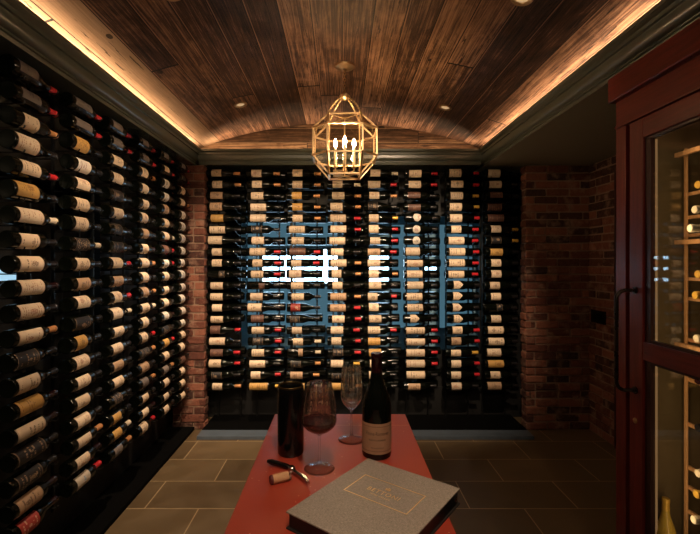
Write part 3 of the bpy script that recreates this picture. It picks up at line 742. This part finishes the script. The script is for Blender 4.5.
# ------------------------------------------------------------------ mahogany wine cabinet (front faces -X)
CX = 1.31; Y1 = 2.06; Y0 = 0.36; XB = 2.20
cab = thing('wine_cabinet', 'red mahogany wine cabinet with glass doors and moulded cornice', 'cabinet', (CX, Y1, 0))
def cb(name, x0, x1, y0, y1, z0, z1, mat, par=cab, bev=0.002):
    return boxo(name, (x0 - CX, x1 - CX, y0 - Y1, y1 - Y1, z0, z1), mat, par, bev)
cb('side_panel', CX + 0.01, XB, Y1 - 0.03, Y1, 0, 2.25, M['mahogany'])
cb('side_panel', CX + 0.01, XB, Y0, Y0 + 0.03, 0, 2.25, M['mahogany'])
cb('back_panel', XB - 0.02, XB, Y0 + 0.03, Y1 - 0.03, 0, 2.25, M['olive'])
cb('top_panel', CX + 0.01, XB, Y0, Y1, 2.25, 2.28, M['mahogany_h'])
cb('bottom_shelf', CX + 0.03, XB - 0.02, Y0 + 0.03, Y1 - 0.03, 0.17, 0.20, M['mahogany_h'])
cb('plinth', CX + 0.02, XB, Y0, Y1, 0, 0.10, M['mahogany_h'])
cb('lining', CX + 0.045, XB - 0.02, 1.885, 1.90, 0.20, 2.16, M['olive'])
bm = bmesh.new()
pr_ = [(1.280, 2.368), (1.280, 2.262), (1.284, 2.256), (1.31, 2.255), (XB, 2.255), (XB, 2.368)]
prism(bm, [(x - CX, z) for x, z in pr_], Y0 - Y1 - 0.03, 0.012)
obj('cornice', bm, M['mahogany_h'], cab)
cb('frieze', CX, CX + 0.03, Y0, Y1, 2.13, 2.256, M['mahogany_h'])
cb('frieze_bead', CX - 0.007, CX + 0.01, Y0, Y1, 2.128, 2.140, M['mahogany_h'])
for ya, yb in ((1.99, 2.06), (1.185, 1.215), (Y0, Y0 + 0.05)): cb('post', CX, CX + 0.04, ya, yb, 0.0, 2.13, M['mahogany'])
cb('bottom_rail', CX, CX + 0.03, Y0, Y1, 0.10, 0.17, M['mahogany_h'])
def cdoor(y0, y1, handle_y):
    d = bpy.data.objects.new('door', None); C.objects.link(d); d.parent = cab; d.location = (0, (y0 + y1) / 2 - Y1, 0); d.empty_display_size = 0.05
    h = (y1 - y0) / 2; X0 = -0.006
    def db(name, x0, x1, a, b, z0, z1, mat, bev=0.003): return boxo(name, (x0, x1, a, b, z0, z1), mat, d, bev)
    for s_ in (-1, 1):
        a, b = sorted((s_ * h, s_ * (h - 0.085)))
        db('stile', X0, 0.026, a, b, 0.175, 2.122, M['mahogany'])
    for z0, z1 in ((2.035, 2.122), (1.078, 1.156), (0.175, 0.27)): db('rail', X0 + 0.001, 0.025, -h + 0.085, h - 0.085, z0, z1, M['mahogany_h'])
    for z0, z1 in ((1.156, 2.035), (0.27, 1.078)):
        db('glass_pane', 0.010, 0.015, -h + 0.080, h - 0.080, z0 - 0.004, z1 + 0.004, M['door_glass'], 0)
        bm = bmesh.new()
        for s_ in (-1, 1):
            a, b = sorted((s_ * (h - 0.085), s_ * (h - 0.12))); bx(bm, 0.004, 0.022, a, b, z0, z1, 0.002)
        bx(bm, 0.004, 0.022, -h + 0.12, h - 0.12, z1 - 0.012, z1, 0.001); bx(bm, 0.004, 0.022, -h + 0.12, h - 0.12, z0, z0 + 0.012, 0.001)
        obj('glazing_bead', bm, M['door_wood'], d)
    hy = handle_y - (y0 + y1) / 2
    bm = bmesh.new(); pts = []
    zt, zb = 1.375, 0.935; dx = 0.085; rr = 0.04
    pts.append((X0 + 0.002, hy, zt)); 
    for i in range(7): an = PI / 2 * i / 6; pts.append((X0 - dx + rr - rr * math.sin(an), hy + 0.0, zt - rr + rr * math.cos(an)))
    for i in range(7): an = PI / 2 * i / 6; pts.append((X0 - dx + rr - rr * math.cos(an), hy, zb + rr - rr * math.sin(an)))
    pts.append((X0 + 0.002, hy, zb))
    tube(bm, pts, 0.0085, 10)
    for z_ in (zt, zb): lathe(bm, [(0, -0.0), (0.016, 0.0), (0.016, 0.006), (0.0, 0.006)], 16, Matrix.Translation((X0, hy, z_)) @ Matrix.Rotation(-PI / 2, 4, 'Y'))
    obj('handle', bm, M['steel_dark'], d, True)
    bm = bmesh.new(); lathe(bm, [(0, -0.001), (0.012, -0.001), (0.012, 0.004), (0.008, 0.006), (0, 0.006)], 20, Matrix.Translation((X0, hy, 0.80)) @ Matrix.Rotation(-PI / 2, 4, 'Y')); obj('keyhole', bm, M['brass'], d, True)
M['steel_dark'] = plain('dark_bronze', (0.06, 0.05, 0.045), 0.28, 0.9)
cdoor(1.225, 1.955, 1.915); cdoor(0.42, 1.175, 0.47)
# led strips inside the stile
for z0, z1 in ((1.16, 2.02), (0.28, 1.07)):
    s_ = cb('light_strip', CX + 0.026, CX + 0.034, 1.836, 1.839, z0, z1, M['led_cab'], cab, 0)
    s_['label'] = 'glowing warm light strip'
lamp('cabinet_strip_light', 'AREA', (CX + 0.045, 1.70, 1.2), 0.9, (1.0, 0.66, 0.34), (CX + 0.30, 1.86, 1.2), shape='RECTANGLE', size=0.02, size_y=1.7)
# pale wooden rack inside the cabinet
ir = thing('wooden_bottle_rack', 'pale wooden post and rail rack inside the glass door of the cabinet', 'wine rack', (1.43, 1.80, 0.20))
NZ = [1.803, 1.706, 1.632, 1.452, 1.370, 1.200, 1.035, 0.850, 0.672, 0.590, 0.490]
def ib(name, x0, x1, y0, y1, z0, z1, mat, bev=0.0015): return boxo(name, (x0 - 1.43, x1 - 1.43, y0 - 1.80, y1 - 1.80, z0 - 0.20, z1 - 0.20), mat, ir, bev)
for y_ in (1.80, 1.60):
    ib('post', 1.430, 1.440, y_ - 0.006, y_ + 0.006, 0.20, 1.97, M['rack_wood']); ib('post', 1.665, 1.681, y_ - 0.006, y_ + 0.006, 0.20, 1.97, M['rack_wood'])
for z_ in (1.95, 1.585, 1.158):
    ib('rail', 1.405, 1.424, 1.585, 1.825, z_ - 0.012, z_ + 0.006, M['rack_wood'])
for z_ in NZ:
    ib('bearer', 1.440, 1.452, 1.60, 1.80, z_ - 0.029, z_ - 0.0152, M['rack_wood'], 0.001)
    ib('bearer', 1.653, 1.665, 1.60, 1.80, z_ - 0.050, z_ - 0.0376, M['rack_wood'], 0.001)
CABB = [('bottle', 'y'), ('bottle_gold', 'w'), ('bottle_gold', 'w'), ('bottle_olive', 'y'), ('bottle_gold', 'y'), ('bottle_olive', 'w'), ('bottle', 'b'), ('bottle_gold', 'n'), ('bottle_olive', 'w'), ('bottle_gold', 'y'), ('bottle_gold', 'w')]
# topmost, then downwards
for k, (z_, (gm, fl_)) in enumerate(zip(NZ, CABB)):
    out = (0.0, 0.012, 0.03, 0.0, 0.01, 0.005, 0.0, 0.0, 0.0, 0.006, 0.016)[k]
    key = ('bord', gm, 'c', 0, 's', fl_)
    b0 = bottle(key, mat_from((1.700 - out, 1.70, z_), (-1, 0, 0), (0, -1, 0), R(rnd.uniform(-20, 20))),
           '%s bottle lying neck outwards in the cabinet rack, %s' % ({'bottle': 'dark', 'bottle_gold': 'golden white wine', 'bottle_olive': 'olive white wine'}[gm], 'topmost' if k == 0 else ('bottommost' if k == 10 else ORD[k] + ' from the top')), 'bottles lying in the cabinet rack')
b0 = bottle(('burg', 'bottle_gold', 'c', 1, 's', 'y'), Matrix.Translation((1.379, 1.838, 0.20)) @ Matrix.Rotation(R(-100), 4, 'Z'), 'golden white wine bottle standing upright on the cabinet floor', None)
if 'group' in b0: del b0['group']

# ------------------------------------------------------------------ red table
TZ = 0.94
tb = thing('tasting_table', 'narrow red lacquered tasting table in the middle of the room', 'table', (0.0, 0.95, 0))
def tbx(name, x0, x1, y0, y1, z0, z1, mat, bev=0.002): return boxo(name, (x0, x1, y0 - 0.95, y1 - 0.95, z0, z1), mat, tb, bev)
tbx('table_top', -0.24, 0.24, 0.42, 1.4915, TZ - 0.045, TZ, M['lacquer'], 0.003)
tbx('end_board', -0.24, 0.24, 1.4925, 1.60, TZ - 0.045, TZ, M['lacquer'], 0.003)
tbx('joint_strip', -0.2385, 0.2385, 1.490, 1.494, TZ - 0.044, TZ - 0.0004, M['seam'], 0)
for y0, y1, x0, x1 in ((0.47, 0.49, -0.19, 0.19), (1.52, 1.54, -0.19, 0.19), (0.49, 1.52, -0.20, -0.18), (0.49, 1.52, 0.18, 0.20)): tbx('apron', x0, x1, y0, y1, TZ - 0.145, TZ - 0.045, M['lacquer'])
for x_ in (-0.18, 0.18):
    for y_ in (0.50, 1.51):
        tbx('leg', x_ - 0.026, x_ + 0.026, y_ - 0.026, y_ + 0.026, 0, TZ - 0.045, M['lacquer'], 0.004)

# ------------------------------------------------------------------ things on the table
# book
UX = R(-37.3); BK = thing('wine_list_book', 'grey cloth wine list book with gold framed title lying on the red table', 'book', (0.082, 0.957, TZ), UX)
W2, H2, TH = 0.1275, 0.1555, 0.037
boxo('cover', (-W2, W2, -H2, H2, 0, 0.0035), M['cloth_dark'] if 'cloth_dark' in M else M.setdefault('cloth_dark', plain('black_cover_edge', (0.012, 0.011, 0.011), 0.5)), BK, 0.001)
boxo('page_block', (-W2 + 0.005, W2 - 0.004, -H2 + 0.005, H2 - 0.005, 0.0035, TH - 0.0035), plain('black_pages', (0.008, 0.008, 0.009), 0.5), BK, 0.0005)
o = boxo('cover', (-W2, W2, -H2, H2, TH - 0.0035, TH), M['cloth'], BK, 0.0012); o['label'] = 'woven grey cloth top cover'
bm = bmesh.new()
for y_ in (H2 - 0.018, -H2 + 0.04): lathe(bm, [(0, 0), (0.006, 0), (0.006, 0.002), (0.004, 0.003), (0, 0.003)], 16, Matrix.Translation((W2 - 0.0045, y_, TH / 2)) @ Matrix.Rotation(PI / 2, 4, 'Y'))
obj('binding_screw', bm, M['steel'], BK, True)
# gold frame: corners solved on the cover plane
fw, fh = 0.0805, 0.0438; fcx, fcy = -0.0, 0.0
inv = Matrix.Rotation(-UX, 2); dl = inv @ Vector((0.100 - 0.082, 0.983 - 0.957)); fcx, fcy = dl.x, dl.y
bm = bmesh.new(); e_ = 0.0012; zt_ = TH + 0.0003
for d_ in ((fcx - fw, fcx + fw, fcy - fh - e_, fcy - fh + e_), (fcx - fw, fcx + fw, fcy + fh - e_, fcy + fh + e_), (fcx - fw - e_, fcx - fw + e_, fcy - fh - e_, fcy + fh + e_), (fcx + fw - e_, fcx + fw + e_, fcy - fh - e_, fcy + fh + e_)):
    bx(bm, d_[0], d_[1], d_[2], d_[3], TH - 0.0004, zt_)
obj('gold_border', bm, M['gold'], BK)
def text_mesh(body, size, width=None, ext=0.0002, bend=None, spacing=1.0):
    cu = bpy.data.curves.new('lettering', 'FONT'); cu.body = body; cu.size = size; cu.align_x = 'CENTER'; cu.align_y = 'CENTER'; cu.extrude = ext; cu.space_character = spacing; cu.resolution_u = 3
    to = bpy.data.objects.new('tmp', cu); C.objects.link(to); bpy.context.view_layer.update()
    me = bpy.data.meshes.new_from_object(to.evaluated_get(bpy.context.evaluated_depsgraph_get())); bpy.data.objects.remove(to)
    if width:
        ws = max(v.co.x for v in me.vertices) - min(v.co.x for v in me.vertices)
        for v in me.vertices: v.co.x *= width / ws
    return me
me = text_mesh('BETTONI', 0.021, 0.082, 0.0003, spacing=1.2); link('title_lettering', me, M['gold'], BK, (fcx, fcy - 0.004, TH))
me = text_mesh('WINE CELLAR', 0.008, 0.052, 0.0002, spacing=1.3); link('subtitle_lettering', me, M['gold'], BK, (fcx, fcy - 0.020, TH))
bm = bmesh.new()
bx(bm, -0.006, 0.006, -0.0055, -0.003, -0.0004, 0.0003)
for x_ in (-0.0045, 0, 0.0045): bx(bm, x_ - 0.0016, x_ + 0.0016, -0.003, 0.006 if x_ == 0 else 0.003, -0.0004, 0.0003)
obj('crown_emblem', bm, M['gold'], BK, loc=(fcx, fcy + 0.018, TH))

# crystal glasses
def wine_glass(name, label, loc, rim, rmax, zmax, zb, ztop, vshape, fill):
    g = thing(name, label, 'wine glass', loc, 0, 'crystal wine glasses on the red table')
    th = 0.0011
    def rad(z):
        u = (z - zb) / (zmax - zb) if z < zmax else 0
        if z <= zmax: return max(0.004, rmax * (math.sin(PI / 2 * max(0, u)) ** (1.0 if vshape else 0.62)))
        q = (z - zmax) / (ztop - zmax); return rmax + (rim - rmax) * (1 - math.cos(PI / 2 * q)) * 1.0 if q < 1 else rim
    outer = [(0, 0.0), (0.040, 0.0), (0.0415, 0.001), (0.040, 0.0022), (0.025, 0.0045), (0.010, 0.009), (0.0048, 0.018), (0.0036, 0.035), (0.0034, zb - 0.012), (0.0042, zb - 0.004)]
    zz = [zb + (ztop - zb) * (i / 22) ** 1.2 for i in range(1, 23)]
    outer += [(rad(z), z) for z in zz]
    inner = [(max(0.0005, rad(z) - th), z) for z in reversed(zz[1:])] + [(0, zb + 0.004)]
    bm = bmesh.new(); lathe(bm, outer + [(rad(ztop) - th / 2, ztop + 0.0005)] + inner, 48); obj('crystal', bm, M['crystal'], g, True)
    if fill:
        wz = [z for z in zz[1:] if z < fill] + [fill]
        pr = [(0, zb + 0.0048)] + [(max(0.001, rad(z) - th - 0.0003), z) for z in wz] + [(0, fill)]
        bm = bmesh.new(); lathe(bm, pr, 48); o = obj('red_wine', bm, M['wine'], g, True); o['label'] = 'dark red wine'
    return g
wine_glass('wine_glass', 'tall crystal glass partly filled with red wine, beside the corkscrew', (-0.056, 1.176, TZ), 0.0335, 0.0475, 0.132, 0.094, 0.233, False, 0.134)
wine_glass('wine_glass', 'empty narrow crystal glass behind the label-fronted bottle', (0.036, 1.368, TZ), 0.029, 0.0345, 0.140, 0.088, 0.232, True, 0)
# burgundy bottle
bb = thing('wine_bottle', 'dark sloping-shouldered bottle with wide tan label standing on the red table', 'wine bottle', (0.1065, 1.262, TZ))
bm = bmesh.new(); lathe(bm, [(r_ * 1.045, z_ * 0.985) for r_, z_ in BURG], 48); obj('bottle_glass', bm, M['bottle'], bb, True)
bm = bmesh.new(); lathe(bm, [(0.0165, 0.232), (0.0160, 0.245), (0.0152, 0.279), (0.0166, 0.281), (0.0166, 0.2935), (0.0150, 0.2965), (0, 0.2965)], 32); obj('capsule', bm, FOIL['b'], bb, True)
t = NT('tan_burgundy_label'); n_ = t.noise(t.coord(), 50, 3)
uvs = t.sep(t.coord('UV'))
lines = 0
for c_, h_ in ((0.10, 0.012), (0.90, 0.012)):
    q_ = t.math('LESS_THAN', t.math('ABSOLUTE', t.math('SUBTRACT', uvs[0], c_)), h_); lines = q_ if lines == 0 else t.math('MAXIMUM', lines, q_)
M['tanlab'] = t.set(Base_Color=t.mix(t.math('MULTIPLY', lines, 0.7), t.mix(n_, (0.26, 0.15, 0.09), (0.34, 0.20, 0.125)), (0.12, 0.05, 0.03)), Roughness=0.55)
lm = label_mesh('rect', 0.018, 0.104, 0.0428, 'label', R(84), 28); lo = link('label', lm, M['tanlab'], bb); lo.rotation_euler = (0, 0, R(-92))
ink = plain('dark_ink', (0.03, 0.012, 0.008), 0.5)
def bent_text(body, size, width, z, par):
    me = text_mesh(body, size, width, 0.00015, spacing=1.1); rr = 0.04305
    for v in me.vertices:
        a = v.co.x / rr - R(92); q = rr + v.co.z; z0 = v.co.y
        v.co = Vector((q * math.cos(a), q * math.sin(a), z + z0))
    return link('lettering', me, ink, par)
l1 = bent_text('Vosne-Romanee', 0.014, 0.070, 0.076, lo); l2 = bent_text('GRAND VIN DE BOURGOGNE', 0.006, 0.050, 0.058, lo); l3 = bent_text('MIS EN BOUTEILLE', 0.005, 0.036, 0.036, lo)
for l_ in (l1, l2, l3): l_.rotation_euler = (0, 0, R(92))
# black insulated bottle sleeve
cl = thing('bottle_cooler', 'tall black cylindrical bottle cooler standing on the red table', 'wine cooler', (-0.1445, 1.273, TZ))
bm = bmesh.new(); lathe(bm, [(0, 0), (0.034, 0), (0.0375, 0.004), (0.0382, 0.012), (0.0385, 0.185), (0.0375, 0.196), (0.0355, 0.199), (0.0335, 0.196), (0.0325, 0.185), (0.0325, 0.02), (0, 0.018)], 48); obj('shell', bm, M['black_plastic'], cl, True)
bm = bmesh.new(); lathe(bm, [(0.0378, 0.1945), (0.0376, 0.1985), (0.0355, 0.2005), (0.0335, 0.1985), (0.0333, 0.195)], 48); obj('rim', bm, M['brass_dark'] if 'brass_dark' in M else M.setdefault('brass_dark', plain('dark_brass', (0.16, 0.11, 0.05), 0.3, 1.0)), cl, True)
# cork
ck = thing('wine_cork', 'wine cork stained red at one end beside the corkscrew', 'cork', (-0.154, 1.103, TZ + 0.0115), R(28))
bm = bmesh.new(); lathe(bm, [(0, -0.024), (0.0100, -0.024), (0.0113, -0.0225), (0.0113, 0.0225), (0.0100, 0.024), (0, 0.024)], 24, Matrix.Rotation(PI / 2, 4, 'Y')); obj('cork_body', bm, M['cork'], ck, True)
bm = bmesh.new(); lathe(bm, [(0, 0), (0.0102, 0), (0.0114, 0.0016), (0.0114, 0.006), (0.011, 0.006), (0.0, 0.0005)], 24, Matrix.Translation((-0.0245, 0, 0)) @ Matrix.Rotation(PI / 2, 4, 'Y')); obj('stained_end', bm, M['stain'], ck, True)
# waiter's corkscrew
cs = thing('corkscrew', 'black handled folding corkscrew with steel lever lying by the cork', 'corkscrew', (-0.1286, 1.158, TZ))
def rel(x, y, z): return (x + 0.1286, y - 1.158, z)
bm = bmesh.new(); tube(bm, [rel(-0.200, 1.203, 0.0080), rel(-0.188, 1.196, 0.0090), rel(-0.165, 1.184, 0.0085), rel(-0.145, 1.173, 0.008), rel(-0.134, 1.164, 0.0075)], 0.007, 10, rad=[0.0045, 0.0078, 0.0070, 0.0075, 0.006]); obj('handle', bm, M['black_plastic'], cs, True)
bm = bmesh.new(); lathe(bm, [(0, 0), (0.009, 0), (0.010, 0.002), (0.010, 0.012), (0.007, 0.015), (0, 0.0155)], 24); obj('pivot', bm, M['steel'], cs, True)
bm = bmesh.new(); tube(bm, [rel(-0.124, 1.151, 0.008), rel(-0.110, 1.132, 0.0075), rel(-0.098, 1.118, 0.008)], 0.006, 8, rad=[0.006, 0.005, 0.0065]); tube(bm, [rel(-0.098, 1.118, 0.0085), rel(-0.085, 1.100, 0.007), rel(-0.079, 1.088, 0.006)], 0.0055, 8, rad=[0.0075, 0.0055, 0.0045]); obj('lever', bm, M['steel'], cs, True)
pts = []
p0 = Vector(rel(-0.127, 1.150, 0.008)); p1 = Vector(rel(-0.1275, 1.1045, 0.0075)); dd = (p1 - p0)
s1 = Vector((0, 0, 1)); s2 = dd.normalized().cross(s1)
for i in range(61): u = i / 60; an = u * 2 * PI * 5; rr = 0.0036 * min(1, u * 6); pts.append(p0 + dd * u + (s1 * math.cos(an) + s2 * math.sin(an)) * rr)
bm = bmesh.new(); tube(bm, pts, 0.0012, 6); obj('worm', bm, M['steel'], cs, True)
